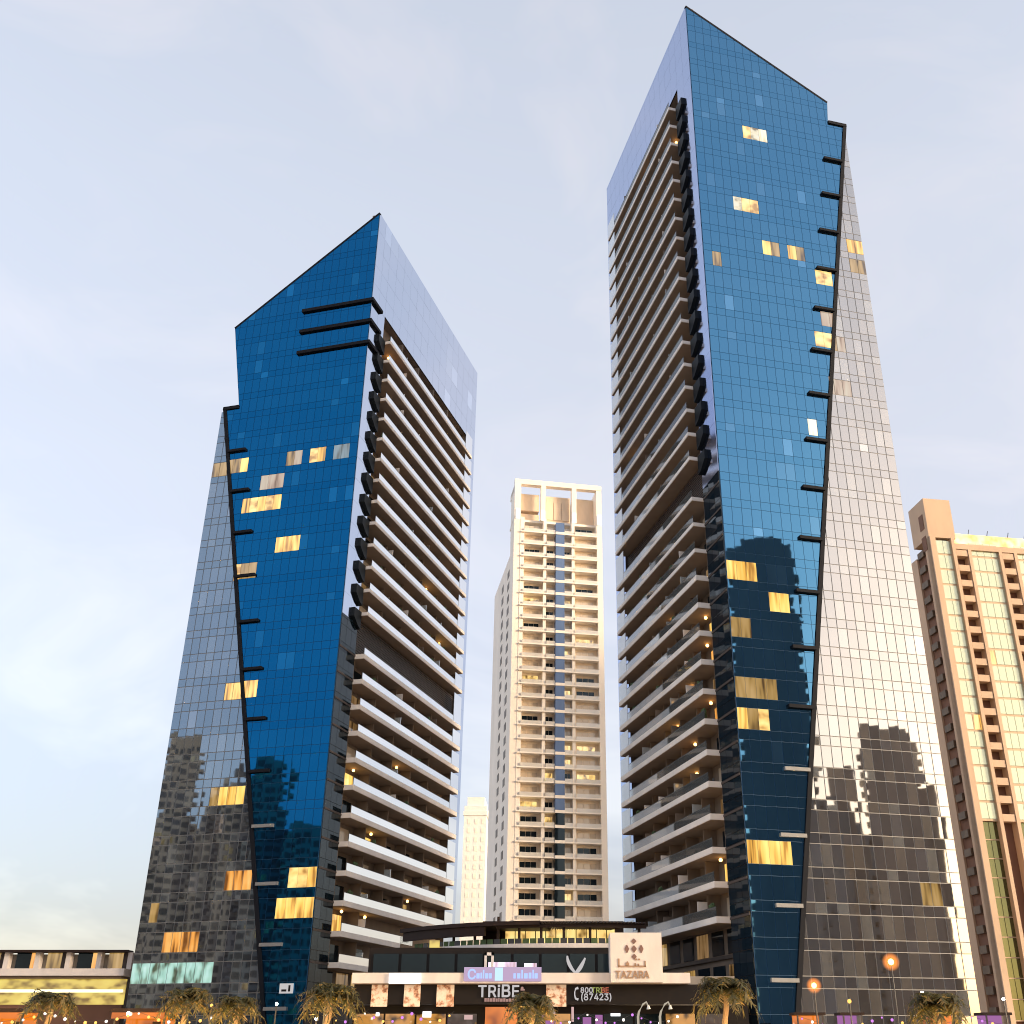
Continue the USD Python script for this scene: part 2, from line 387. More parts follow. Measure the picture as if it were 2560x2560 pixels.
def glass_tower(label, A, azu, azw, apex, roofR, stepin, top, lean, width, depth, strip, rec_top, floors, mech, proj, mats, lit, seed, fins, amber, group, dark_z, side):
    fr = Frame(A, azu, azw)
    t = thing('glass_tower', label, 'tower', (A[0], A[1], 0), group)
    rs = random.Random(seed)
    line = lambda z: lean[0] + lean[1] * z
    REC = 1.3
    # solid body behind the skins: leaning blue slab, recess wall, crown and side strip
    blue = Polygon([(0, 0), (line(0), 0), (line(top[1]), top[1]), (stepin[0], top[1]), (stepin[0], stepin[1]), (roofR[0], roofR[1]), (0, apex)])
    to = lambda q: fr(np.column_stack([q[:, 0], q[:, 2], q[:, 1]]))
    body = MB()
    body.prism(blue.intersection(sbox(REC, -1, 60, 400)), 0.0, depth, to)
    body.prism(sbox(0.0, 0, REC, apex - 0.3), 0.0, strip, to)
    body.prism(sbox(0.0, rec_top, REC, apex - 0.3), strip, depth, to)
    body.prism(sbox(0.0, 0, REC, rec_top), depth - 5, depth, to)
    body.prism(Polygon([(line(0) - 1, 0), (width - 0.05, 0), (width - 0.05, top[1] - 2.0), (line(top[1]) - 1, top[1] - 1)]), 0.45, depth - 1, to)
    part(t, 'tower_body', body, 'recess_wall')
    # thin dark coping along the sloping roof edge
    cop = MB()
    e0, e1 = np.array((0, apex)), np.array(roofR)
    d = e1 - e0
    nrm = np.array((-d[1], d[0])) / np.linalg.norm(d)
    if nrm[1] < 0:
        nrm = -nrm
    cop.prism(Polygon([tuple(e0 - nrm * .25), tuple(e1 - nrm * .25), tuple(e1 + nrm * .12), tuple(e0 + nrm * .12)]), -0.12, 0.3, to)
    part(t, 'roof_coping', cop, 'dark_frame')

    # blue front
    floor_h = 3.6
    z0 = floors[0] % floor_h
    rows = [0.0] if z0 > 0.4 else []
    z = z0
    while z < apex:
        rows += [z, z + 1.15]
        z += floor_h
    rows.append(z)
    front = lambda q: fr(np.column_stack([q[:, 0], -q[:, 2], q[:, 1]]))
    wall = part(t, 'blue_curtain_wall', MB().prism(blue, 0.0, 0.1, lambda q: fr(np.column_stack([q[:, 0], -q[:, 2] + 0.06, q[:, 1]]))), 'mullion_blue')
    lit_prims = []
    shift = lambda q: fr(np.column_stack([q[:, 0], -q[:, 2] - 0.04, q[:, 1]]))
    cols = list(np.arange(0.0, line(top[1]) + 1.4, 1.3))
    curtain_wall(wall, 'blue_pane', blue.buffer(-0.05, join_style=2), shift, cols, rows, mats['blue'], lit, lit_prims, seed=seed)
    # grey wedge, set back 0.35 m behind the blue front
    greyp = Polygon([(line(0), 0), (width, 0), (width, top[1]), (line(top[1]), top[1])])
    gback = MB().prism(greyp, 0.0, 1.0, lambda q: fr(np.column_stack([q[:, 0], 0.45 - q[:, 2] * 0.1, q[:, 1]])))
    gwall = part(t, 'grey_curtain_wall', gback, mats['greym'])
    gfn = lambda q: fr(np.column_stack([q[:, 0], 0.35 - q[:, 2], q[:, 1]]))
    gc = list(np.arange(width, -1.4, -1.28))[::-1]
    curtain_wall(gwall, 'grey_pane', greyp, gfn, gc, rows, mats['grey'], lit, lit_prims, seed=seed + 1, gap=0.05)
    # dark leaning frame on the fold, with a rung every second floor
    fl = MB().prism(Polygon([(line(0) - .25, 0), (line(0) + .3, 0), (line(top[1]) + .3, top[1]), (line(top[1]) - .25, top[1])]), 0, 1,
                    lambda q: fr(np.column_stack([q[:, 0], 0.4 - q[:, 2] * 0.65, q[:, 1]])))
    part(t, 'fold_frame', fl, 'dark_frame', 'dark leaning metal frame where blue and grey glass meet')
    part(t, 'shoulder_frame', MB().prism(sbox(stepin[0], top[1] - 0.05, line(top[1]) + .3, top[1] + .5), 0, 1, lambda q: fr(np.column_stack([q[:, 0], 0.4 - q[:, 2] * 0.7, q[:, 1]]))), 'dark_frame')
    zt = fins['first']
    while zt > 4:
        zz = zt
        x1 = line(zz) - 0.2
        part(t, 'frame_rung', MB().prism(sbox(x1 - 3.0, zz - .2, x1 + .05, zz + .2), 0, 1, lambda q: fr(np.column_stack([q[:, 0], 0.05 - q[:, 2] * 0.55, q[:, 1]]))), 'dark_frame' if zz > 30 else 'mullion_grey')  # low rungs in lighter grey: light on them put into the colour
        zt -= 2 * floor_h - 0.03
    for zz in fins.get('corner', []):
        m = MB().box(-0.5, 12.1, -0.5, -0.05, zz, zz + 0.55, fr).box(-0.5, -0.05, -0.05, 3.4, zz, zz + 0.55, fr)
        part(t, 'corner_fin', m, 'dark_frame')
    for m, mt in lit_prims:
        part(t, 'lit_window', m, rs.choice(MORE.get(mt, [mt])))

    # pale glass of the crown and of the strip beside the corner
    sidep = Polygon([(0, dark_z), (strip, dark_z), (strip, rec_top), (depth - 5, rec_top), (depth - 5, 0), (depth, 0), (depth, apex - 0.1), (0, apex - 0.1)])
    dsp = sbox(0, 0, strip, dark_z)  # lower strip dark: neighbouring tower mirrored there is put into the colour
    dw = part(t, 'corner_strip', MB().prism(dsp, 0.0, 1.0, lambda q: fr(np.column_stack([0.1 - q[:, 2] * 0.1, q[:, 0], q[:, 1]]))), 'mirrored_dark', 'corner glass strip darkened for the tower mirrored in it')
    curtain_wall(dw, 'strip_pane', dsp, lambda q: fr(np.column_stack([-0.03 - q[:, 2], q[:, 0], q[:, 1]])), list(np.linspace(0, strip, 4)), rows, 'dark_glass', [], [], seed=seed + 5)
    sfn = lambda q: fr(np.column_stack([-0.03 - q[:, 2], q[:, 0], q[:, 1]]))
    sw = part(t, 'crown_cladding', MB().prism(sidep, 0.0, 1.0, lambda q: fr(np.column_stack([0.1 - q[:, 2] * 0.1, q[:, 0], q[:, 1]]))), mats['pale'])
    curtain_wall(sw, 'crown_panel', sidep, sfn, list(np.linspace(0, strip, 3)) + list(np.linspace(strip, depth - 5, 14))[1:] + [depth - 2.5, depth], rows[len(rows) % 2::2] + [apex + 1], mats['pale'], [], [], seed=seed + 2, tilt=0.0015, gap=0.012)

    # dark wedges on the corner strip: mirrored balcony ends put into solid shapes
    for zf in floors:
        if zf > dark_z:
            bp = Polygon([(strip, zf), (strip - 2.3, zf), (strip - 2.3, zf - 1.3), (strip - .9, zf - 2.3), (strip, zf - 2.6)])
            part(t, 'corner_baffle', MB().prism(bp, 0, 1, lambda q: fr(np.column_stack([-0.05 - q[:, 2] * .5, q[:, 0], q[:, 1]]))), 'mirrored_dark')
        else:
            part(t, 'strip_band', MB().box(-.16, -.08, .05, strip, zf - .35, zf - .1, fr), 'louvre')
    # balconies
    W0, W1 = strip + 0.02, depth - 5.0
    bays = np.linspace(W0, W1 - 3.6, 6)
    allz = list(floors)
    for i, zf in enumerate(allz):
        above = allz[i + 1] if i + 1 < len(allz) else rec_top
        hgt = above - zf
        end = W1
        if fins.get('short') and i < 2:
            end = W0 + (W1 - W0) * (0.42 + 0.06 * i)
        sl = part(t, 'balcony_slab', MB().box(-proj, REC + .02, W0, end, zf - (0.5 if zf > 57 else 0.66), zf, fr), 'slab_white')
        part(sl, 'soffit', MB().box(-proj + 0.1, REC, W0 + .1, end - .1, zf - (0.56 if zf > 57 else 0.72), zf - .45, fr), 'soffit')  # brown sheet under the slab: shade there put into its colour
        mid = W0 + (W1 - W0) * rs.uniform(0.3, 0.6)
        fin_ = end - 3.7 if end > W1 - 3 else end
        part(t, 'balustrade', MB().box(-proj + .06, -proj + .1, mid, fin_, zf, zf + .95, fr), 'frosted_glass' if zf < 75 and side < 0 else 'balustrade_glass')
        bal = part(t, 'balustrade', MB().box(-proj + .06, -proj + .09, W0 + .1, mid, zf, zf + .95, fr), 'balustrade_glass')
        hr = MB().box(-proj + .04, -proj + .12, W0 + .05, end - .1, zf + .95, zf + 1.0, fr)
        part(bal, 'handrail', hr, 'mullion')
        if end > W1 - 3:
            part(t, 'end_screen', MB().box(-proj + .03, -proj + .1, W1 - 3.6, end - .05, zf, zf + hgt - 1.3, fr), 'screen_glass')
        if i in mech:
            lv = MB()
            for zz in np.arange(zf + .2, above - .9, .35):
                lv.box(0.15, REC, W0 + .1, W1 - .2, zz, zz + .22, fr)
            part(t, 'louvre_panel', lv, 'louvre', 'brown louvre band on the plant floor')
            continue
        # windows in the recessed wall, with partitions between flats
        for k in range(5):
            w0, w1 = bays[k], bays[k + 1]
            if w1 > end:
                break
            kind = amber.get((i, k))
            wm = MB().box(REC - .06, REC + .02, w0 + .7, w1 - 1.9, zf + .05, zf + 2.35, fr)
            part(t, 'balcony_window', wm, kind or rs.choice(['dark_glass', 'dark_glass', 'dark_glass', 'cream_window', 'balcony_dim']))
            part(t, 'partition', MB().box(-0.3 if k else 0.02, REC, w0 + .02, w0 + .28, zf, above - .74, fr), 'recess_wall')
            if k and rs.random() < 0.45:
                part(t, 'privacy_screen', MB().box(-proj + .2, -.3, w0 + .1, w0 + .2, zf, zf + rs.choice([1.6, 2.1]), fr), rs.choice(['frosted_glass', 'slab_white', 'recess_wall']))
            if rs.random() < 0.22:
                pm = trimesh.creation.icosphere(2, 1.0)
                pv = np.array(pm.vertices)
                pv = pv * (0.6 + 0.8 * meshkit.noise(pv * 2.3 + 5, seed + i * 7 + k))[:, None] * np.array((.35, .45, .6))
                pc = np.array((-proj + .5, w0 + 1 + rs.random() * 4, zf + .95))
                part(t, 'balcony_plant', (fr(pv + pc), pm.faces), 'planter_green')
            if rs.random() < 0.35:
                x, y = -proj + .5 + rs.random() * .8, w0 + 1 + rs.random() * 4
                s = MB().box(x, x + .5, y, y + .5, zf, zf + .45, fr).box(x + .42, x + .5, y, y + .5, zf + .45, zf + .95, fr)
                part(t, 'balcony_chair', s, rs.choice(['paint_white', 'mullion', 'terracotta_dark']))
            if kind:
                mm = trimesh.creation.icosphere(1, .21)
                pc = fr([( .2, (w0 + w1) / 2 - .5, above - 1.0)])[0]
                part(t, 'balcony_lamp', MB().mesh(mm, pc), 'lamp_warm')
    for k in range(7):
        w0 = W0 + .8 + k * 4.6
        for z in (floors[0] - 3.6, floors[0] - 7.2):
            if z > 3.5 and w0 + 3.6 < depth - 5:
                part(t, 'lower_window', MB().box(REC - .08, REC + .02, w0, w0 + 3.4, z + .2, z + 2.7, fr), rs.choice(['dark_glass', 'dark_glass', 'balcony_dim', 'lit_dim']))
                part(t, 'lower_band', MB().box(REC - .3, REC + .02, w0 - .6, w0 + 4.0, z - .3, z + .05, fr), 'louvre')
    return t, fr

lit1 = [(5.0, 7.7, 82.3, 84.8, 'y'), (8.9, 10.8, 82.2, 83.9, 'p'), (1.2, 3.5, 82.7, 84.1, 'g'), (18.7, 21.1, 81.6, 83.9, 'y'), (21.5, 23.8, 82.0, 84.3, 'd'), (12.1, 14.8, 78.9, 80.4, 'p'), (11.8, 15.4, 75.0, 77.6, 'y'), (16.4, 18.0, 74.8, 77.0, 'y'), (8.4, 11.7, 68.1, 70.6, 'y'), (8.6, 10.7, 64.8, 67.0, 'y'), (15.2, 18.0, 64.4, 66.5, 'y'), (12.2, 16.2, 43.9, 46.5, 'y'), (12.4, 16.8, 29.5, 32.1, 'y'), (9.3, 12.9, 19.0, 20.4, 'o'), (0.3, 4.0, 18.9, 21.1, 'y'), (0.3, 4.5, 15.1, 17.5, 'y'), (21.8, 23.6, 15.0, 17.0, 'd'), (15.7, 19.9, 10.8, 13.4, 'o'), (13.0, 24.0, 7.3, 9.8, 't')]
lit2 = [(8.5, 11.9, 122.1, 124.7, 'w'), (4.9, 9.2, 110.6, 113.2, 'w'), (9.3, 12.1, 103.5, 106.2, 'y'), (13.7, 15.2, 103.7, 106.0, 'y'), (1.0, 2.0, 99.5, 101.5, 'y'), (13.0, 15.6, 100.4, 102.8, 'w'), (17.4, 19.2, 100.1, 102.2, 'w'), (23.1, 25.5, 103.7, 106.5, 'y'), (23.3, 24.9, 100.8, 102.5, 'd'), (17.8, 19.1, 93.2, 94.9, 'p'), (16.5, 18.6, 89.0, 90.5, 'w'), (18.6, 20.4, 89.9, 90.8, 'p'), (16.6, 20.3, 78.8, 81.1, 'p'), (13.0, 13.9, 71.5, 73.5, 'w'), (0.4, 3.4, 50.7, 52.5, 'y'), (5.2, 7.5, 47.1, 49.0, 'y'), (0.3, 2.0, 43.5, 44.7, 'd'), (0.3, 4.7, 36.2, 38.7, 'd'), (0.3, 4.3, 32.7, 35.0, 'y'), (0.3, 5.0, 18.0, 20.7, 'y'), (21.0, 22.3, 14.3, 16.4, 'd')]
fl1 = [14.9 - 3.66] + [14.9 + 3.66 * i for i in range(11)] + [57.8 + 3.615 * i for i in range(14)]
fl2 = [14.3 + 3.6 * i for i in range(15)] + [70.6 + 3.64 * i for i in range(18)]
amber1 = {(1, 0): 'lit_yellow', (1, 1): 'lit_yellow', (1, 3): 'lit_dim', (2, 3): 'lit_dim', (4, 1): 'lit_yellow', (6, 0): 'lit_yellow', (7, 2): 'lit_yellow', (13, 4): 'lit_yellow', (15, 3): 'lit_yellow', (24, 0): 'lit_orange'}
amber2 = {(1, 0): 'lit_yellow', (4, 1): 'lit_yellow', (5, 1): 'lit_orange', (6, 2): 'lit_yellow', (6, 0): 'lit_orange', (7, 1): 'lit_dim', (8, 0): 'lit_orange', (9, 0): 'lit_yellow', (10, 2): 'lit_dim', (18, 4): 'lit_dim', (28, 1): 'lit_dim', (30, 0): 'lit_dim', (31, 2): 'lit_dim'}
T1, F1 = glass_tower('shorter glass tower on the left, deep blue front and balconies facing right', (-30.6, 142), -75, 15, 127.6, (24.4, 108.6), (21.3, 92.6), (0, 92.6), (4.1, 0.212), 24.6, 50, 5.0, 109.9, fl1, {11}, 1.5,
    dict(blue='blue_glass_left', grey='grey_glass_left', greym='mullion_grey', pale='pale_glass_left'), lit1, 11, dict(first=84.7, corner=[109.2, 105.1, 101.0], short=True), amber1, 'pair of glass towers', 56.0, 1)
T2, F2 = glass_tower('taller glass tower on the right, pale blue front with grey flank, balconies facing left', (19.5, 119), 75, -15, 149.3, (22.9, 134.8), (22.5, 130.2), (0, 130.2), (3.4, 0.168), 25.5, 42, 5.2, 136.7, fl2, {14}, 1.7,
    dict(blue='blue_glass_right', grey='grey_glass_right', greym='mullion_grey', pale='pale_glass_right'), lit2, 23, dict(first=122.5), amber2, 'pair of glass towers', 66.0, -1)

# ------------------------------------------------------------------ cream tower between them
FM = Frame((-12.17, 250), 79, -11)
tm = thing('apartment_tower', 'cream apartment tower with stacked balconies standing between the two glass towers', 'tower', (-12.17, 250, 0))
WM, DM, HM = 22.9, 36.0, 123.5
body = MB().box(1.9, WM - 1.2, 1.5, DM, 0, HM - 4, FM)
part(tm, 'tower_core', body, 'cream_wall')
for i in range(3):
    part(tm, 'crown_panel', MB().box(8.6 + i * 2.1, 10.5 + i * 2.1, 2.3, 2.5, HM + 1 , 129.6, FM), 'cream_dark')
side = MB().box(0, 1.9, 0, 6.2, 0, HM, FM).box(0.1, 1.9, 6.2, DM, 0, HM - 8, FM)
part(tm, 'side_wall', side, 'cream_grey')
part(tm, 'corner_pier', MB().box(WM - 1.4, WM, 0, DM, 0, HM, FM), 'cream')
for x in (1.9, 7.6, 14.9):
    part(tm, 'pier', MB().box(x if x > 2 else 1.6, x + 0.75, -0.1, 1.55, 0, HM, FM), 'cream')
storey = 3.32
nf = 35
rs = random.Random(5)
for i in range(1, nf):
    z = 6.6 + i * storey
    if z > HM - 2:
        break
    for x0, x1 in ((1.65, 10.6), (13.0, WM - 1.35)):
        part(tm, 'balcony_slab', MB().box(x0, x1, -0.55, 1.5, z - .3, z, FM), 'cream')
    for x0, x1 in ((2.4, 7.5), (8.4, 10.6), (13.0, 14.8), (15.7, WM - 1.5)):
        part(tm, 'parapet', MB().box(x0, x1, -0.5, -0.4, z, z + .85, FM), 'cream_rail')
    part(tm, 'bay_window', MB().box(10.7, 12.9, -0.7, 1.5, z + 0.32, z + 2.9, FM), 'dark_glass' if i < 13 else 'bay_blue')
    part(tm, 'bay_panel', MB().box(10.65, 12.95, -0.75, 1.5, z - .38, z + 0.3, FM), 'cream')
    for x0, x1 in ((3.0, 6.8), (8.6, 10.4), (13.2, 14.7), (16.2, 20.6)):
        r = rs.random()
        m = 'lit_restaurant' if r < 0.1 else ('dark_glass' if (i < 14 and x0 < 9) or r > 0.82 else 'cream_window')
        n = 2 if x1 - x0 < 2 else 3
        for k in range(n):
            a = x0 + (x1 - x0) * k / n
            part(tm, 'window', MB().box(a + .05, a + (x1 - x0) / n - .05, 1.42, 1.49, z + .05, z + 2.35, FM), m)
    for w0 in (7.3, 17.6):
        if z > HM - 11.5:
            continue
        part(tm, 'side_window', MB().box(0.04, .12, w0, w0 + 3.2, z + .5, z + 2.3, FM), 'side_glass')
# open crown frame
cr = MB().box(0, WM, -0.1, 1.5, 133.0, 134.4, FM).box(0, 1.6, -0.1, 6.2, HM, 133.0, FM).box(WM - 1.4, WM, 0, 6, HM, 133.0, FM).box(0, 1.5, 1.5, 8, 131.5, 133, FM)
for x in (6.9, 15.0):
    cr.box(x, x + 1.2, -0.1, 1.5, HM, 133, FM)
cr.box(0, WM, 1.5, 8, HM - 0.6, HM, FM)
part(tm, 'crown_frame', cr, 'cream')
part(tm, 'crown_wall', MB().box(8.2, 15.0, 2.5, 7, HM, 131.3, FM).box(16.0, 21.4, 3.5, 8, HM, 131.8, FM).box(1.7, 6.9, 3.2, 8, HM, 126, FM).box(1.7, 6.9, 3.2, 8, 127.0, 131.8, FM), 'cream_dark')
for x in (0.9, 7.4, 15.6, WM - .6):
    part(tm, 'crown_lamp', MB().box(x - .55, x + .55, -0.28, -0.12, HM - .6, HM + 2.2, FM), 'lamp_soft')

# ------------------------------------------------------------------ far pale tower
tp = thing('distant_tower', 'slim pale far tower showing beside the left edge of the cream tower', 'tower', (-37, 420, 0))
part(tp, 'tower_shaft', MB().box(-37, -28.6, 420, 440, 0, 84), 'pale_far')
part(tp, 'tower_cap', MB().box(-36, -29.5, 421, 439, 84, 87.5).box(-37.3, -28.3, 419.7, 440, 80.5, 82), 'pale_far')
for i in range(22):
    for x in (-35.6, -32.9, -30.4):
        part(tp, 'window', MB().box(x, x + 1.2, 419.9, 420.02, 8 + i * 3.3, 9.8 + i * 3.3), 'cream_grey')

# ------------------------------------------------------------------ brown tower on the right
FB = Frame((79.9, 215), 80, -10)
tb = thing('brown_tower', 'terracotta apartment tower with pale green glazing behind the right glass tower', 'tower', (79.9, 215, 0))
part(tb, 'stair_block', MB().box(0, 6.3, 0, 7, 101.5, 110.9, FB), 'terracotta')
part(tb, 'block_opening', MB().box(-0.1, .05, 1.2, 3.0, 104, 107.5, FB).box(-0.1, .05, 1.2, 3.0, 99, 102.3, FB), 'terracotta_dark')
part(tb, 'tower_core', MB().box(0.5, 40, 1.6, 24, 0, 99, FB), 'terracotta_dark')
part(tb, 'corner_wall', MB().box(0, 0.9, 0, 2.4, 0, 101.5, FB).box(0.05, .6, 6.6, 24, 0, 99, FB), 'terracotta')
piers = [0.9, 5.3, 8.9, 16.2, 19.8, 27.1, 30.7]
for i, x in enumerate(piers):
    part(tb, 'pier', MB().box(x - (0.38 if i else .9), x + .38, -0.35, 1.6, 0, 101.6 if i < 2 else 99.0, FB), 'terracotta')
for i in range(27):
    z = 6 + i * 3.52
    dark = z < 41  # dimming of the lower floors is put into the glass colour
    for x0, x1 in ((1.3, 5.0), (9.2, 15.9), (20.1, 26.8)):
        if dark:
            n = 2 if x1 - x0 < 4 else 4
            for k in range(n):
                a = x0 + (x1 - x0) * k / n
                part(tb, 'lower_pane', MB().box(a + .06, a + (x1 - x0) / n - .06, 0.9, 1.0, z + .1, z + 3.4, FB), 'dimmed_green_glass')
            part(tb, 'sill', MB().box(x0 - .1, x1 + .1, .8, 1.6, z - .1, z + .08, FB), 'terracotta')
        else:
            n = 2 if x1 - x0 < 4 else 4
            for k in range(n):
                a = x0 + (x1 - x0) * k / n
                lit = (i, round(x0), k) in {(15, 1, 1), (19, 9, 0), (14, 9, 3)}
                part(tb, 'window', MB().box(a + .05, a + (x1 - x0) / n - .05, 0.25, 0.4, z + .36, z + 3.4, FB), 'lit_yellow' if lit else 'green_glass')
            part(tb, 'spandrel', MB().box(x0 - .1, x1 + .1, .3, 1.6, z - .1, z + .32, FB), 'terracotta_pale')
    for x0, x1 in ((5.85, 8.35), (16.75, 19.25), (27.65, 30.15)):
        if dark:
            continue
        part(tb, 'balcony', MB().box(x0 - .05, x1 + .05, -0.2, 1.6, z - .15, z + 1.25, FB), 'terracotta')
    part(tb, 'side_window', MB().box(-0.03, .62, 3.4, 6.0, z + .9, z + 2.3, FB), 'side_glass')
part(tb, 'roof_parapet', MB().box(5.3, 40, -.2, .6, 99, 100.3, FB), 'terracotta')
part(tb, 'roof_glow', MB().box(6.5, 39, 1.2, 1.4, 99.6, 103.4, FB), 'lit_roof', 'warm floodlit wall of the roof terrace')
for x in (9.5, 14, 19, 23):
    part(tb, 'antenna', MB().tube([FB([(x, 2, 100)])[0], FB([(x + 1.6, 2, 105)])[0]], .08, 5), 'post_dark')

# ------------------------------------------------------------------ shopping podium between the towers
pd = thing('retail_podium', 'low cream and black shopping podium with signs and curved roof terrace between the towers', 'shopping centre', (-4, 113, 0))
part(pd, 'podium_body', MB().box(-20.3, 17.0, 116.5, 150, 0, 8.0).box(-16, 9, 131, 150, 8.0, 10.6), 'concrete')
part(pd, 'canopy', MB().box(-19.9, 12.15, 112.0, 120, 7.14, 8.05), 'canopy_cream')
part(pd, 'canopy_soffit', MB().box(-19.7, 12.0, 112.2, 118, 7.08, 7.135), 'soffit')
part(pd, 'fascia_panel', MB().box(-19.8, 18.0, 113.0, 113.4, 5.35, 7.08), 'black_panel')
part(pd, 'upper_wall', MB().box(-20, 9, 121.5, 122, 8.05, 11.0), 'black_panel')
for k in range(9):
    x = -19.5 + k * 2.9
    part(pd, 'upper_window', MB().box(x, x + 2.6, 121.38, 121.45, 8.3, 10.4), 'dark_glass')
cen, R0 = np.array((1.0, 148.0)), 24.0
ang = np.radians(np.linspace(220, 290, 29))
outer = [(cen[0] + R0 * math.cos(a), cen[1] + R0 * math.sin(a)) for a in ang]
terr = Polygon(outer + [(9.2, 140), (-17, 140)])
part(pd, 'terrace_slab', MB().prism(terr, 10.55, 11.65, lambda q: q), 'canopy_cream')
for a in np.radians(np.linspace(222, 288, 34)):
    c = np.array((cen[0] + (R0 - .5) * math.cos(a), cen[1] + (R0 - .5) * math.sin(a)))
    part(pd, 'railing_panel', MB().prism(affinity.translate(affinity.rotate(sbox(-.35, -.03, .35, .03), math.degrees(a) + 90), c[0], c[1]), 11.65, 12.2, lambda q: q), 'post_dark' if rs.random() < .6 else 'planter_green')
# pergola: solid at the left, open slats at the right
def arc(r, a):
    return cen[0] + r * math.cos(math.radians(a)), cen[1] + r * math.sin(math.radians(a))
pr = MB().prism(Polygon([arc(R0 + .3, a) for a in np.linspace(216, 262, 16)] + [arc(R0 - 8, a) for a in np.linspace(262, 216, 16)]), 13.5, 13.9, lambda q: q)
part(pd, 'pergola_roof', pr, 'dark_timber')
part(pd, 'pergola_fascia', MB().prism(Polygon([arc(R0 + .1, a) for a in np.linspace(217, 247, 14)] + [arc(R0 - .3, a) for a in np.linspace(247, 217, 14)]), 12.55, 13.45, lambda q: q), 'dark_timber')
part(pd, 'pergola_beam', MB().prism(Polygon([arc(R0 - .2, a) for a in np.linspace(250, 290, 16)] + [arc(R0 - .5, a) for a in np.linspace(290, 250, 16)]), 13.25, 13.6, lambda q: q), 'dark_timber')
for a in np.linspace(262.5, 289, 30):
    p0, p1 = arc(R0 + .5, a), arc(R0 - 7, a - 4)
    part(pd, 'pergola_slat', MB().tube([(*p0, 13.72), (*p1, 13.72)], .11, 4), 'dark_timber')
for a in (236, 243, 250, 256, 262, 268, 275, 282, 288.5):
    p = arc(R0 - .8, a)
    part(pd, 'pergola_post', MB().box(p[0] - .14, p[0] + .14, p[1] - .14, p[1] + .14, 11.65, 13.5 if a != 250 else 14.5), 'dark_timber')
for k in range(11):
    x = -6.4 + k * 1.15
    part(pd, 'restaurant_window', MB().box(x, x + 1.05, 131.6, 131.7, 11.8, 14.3), 'lit_restaurant')
part(pd, 'restaurant_wall', MB().box(-9, 7, 131.8, 136, 11.65, 14.6), 'dark_timber')
part(pd, 'green_lit_screen', MB().box(-14.6, -13.5, 128.6, 128.8, 9.9, 12.3), 'lit_olive', 'olive lit glass screen at the left end of the terrace')
# posters on the fascia
for k, (x, w) in enumerate(((-18.1, 1.55), (-15.0, 1.55), (-11.9, 1.65), (-1.5, 1.9))):
    part(pd, 'poster', MB().box(x, x + w, 112.86, 112.98, 5.15, 7.06), 'poster')
def letters(parent, name, text, h, x, y, z, mat, bold=True, centre=False, squeeze=1.0):
    m = meshkit.text_mesh(text, h, 0.08, bold)
    v = np.array(m.vertices)
    v[:, 0] *= squeeze
    w = v[:, 0].max()
    if centre:
        v[:, 0] -= w / 2
    part(parent, name, (np.column_stack([v[:, 0] + x, y - v[:, 2], v[:, 1] + z]), m.faces), mat)
    return w
xx = -8.05
for ch, h in zip("TRiBE", (1.0, 1.0, 1.0, 1.08, 1.0)):
    m = meshkit.text_mesh(ch, h, .05, True)
    wch = np.array(m.vertices)[:, 0].max()
    letters(pd, 'shop_letter', ch, h, xx, 112.95, 6.0, 'sign_white')
    xx += wch + .04
part(pd, 'sign_mark', MB().mesh(trimesh.creation.icosphere(1, .14), (xx + .25, 112.9, 6.75)).box(xx + .1, xx + .5, 112.88, 112.98, 6.55, 6.68), 'sign_pink')
ul = MB()
u = -7.35
while u < -4.7:
    w = rs.uniform(.1, .26)
    ul.box(u, u + w, 112.9, 112.98, 5.58, 5.84 + rs.uniform(-.05, .08))
    u += w + .05
part(pd, 'sign_underline', ul, 'sign_pink')
# telephone panel
tel = MB()
tel.tube([(1.55, 112.9, 6.78), (1.3, 112.9, 6.7), (1.2, 112.9, 6.4), (1.2, 112.9, 6.15), (1.3, 112.9, 5.85), (1.55, 112.9, 5.77)], [.13, .1, .07, .07, .1, .13], 6)
part(pd, 'telephone_mark', tel, 'sign_white')
letters(pd, 'phone_text', '800', .46, 1.72, 112.95, 6.36, 'sign_white')
letters(pd, 'phone_text', 'TRI', .46, 2.78, 112.95, 6.36, 'sign_lime')
letters(pd, 'phone_text', 'BE', .46, 3.68, 112.95, 6.36, 'sign_red')
letters(pd, 'phone_text', '(87423)', .56, 1.72, 112.95, 5.72, 'sign_white', squeeze=.98)
# blue shop sign on the canopy: only strokes can be made out
ns = part(pd, 'sign_board', MB().box(-9.3, -1.95, 111.86, 111.98, 7.3, 8.55), 'sign_lilac')
bs = MB()
m = meshkit.text_mesh('C', .85, .06, True)
v = np.array(m.vertices)
bs.add(np.column_stack([v[:, 0] - 9.0, 111.84 - v[:, 2], v[:, 1] + 7.5]), m.faces)
for k, (x, h, w) in enumerate(((-8.1, .45, .3), (-7.72, .5, .14), (-7.5, .75, .13), (-7.28, .45, .3), (-6.9, .45, .25), (-4.6, .45, .22), (-4.25, .45, .3), (-3.85, .75, .15), (-3.6, .45, .35), (-3.15, .5, .25), (-2.8, .75, .14), (-2.6, .45, .3))):
    bs.box(x, x + w, 111.78, 111.85, 7.55, 7.55 + h)
part(ns, 'sign_stroke', bs, 'sign_blue')
part(ns, 'sign_emblem', MB().box(-6.35, -5.6, 111.76, 111.85, 7.35, 8.5), 'sign_cyan')
part(pd, 'light_box', MB().box(-16.35, -13.4, 111.8, 111.99, 7.1, 8.0), 'lamp_sign', 'glaring white light box on the canopy edge')
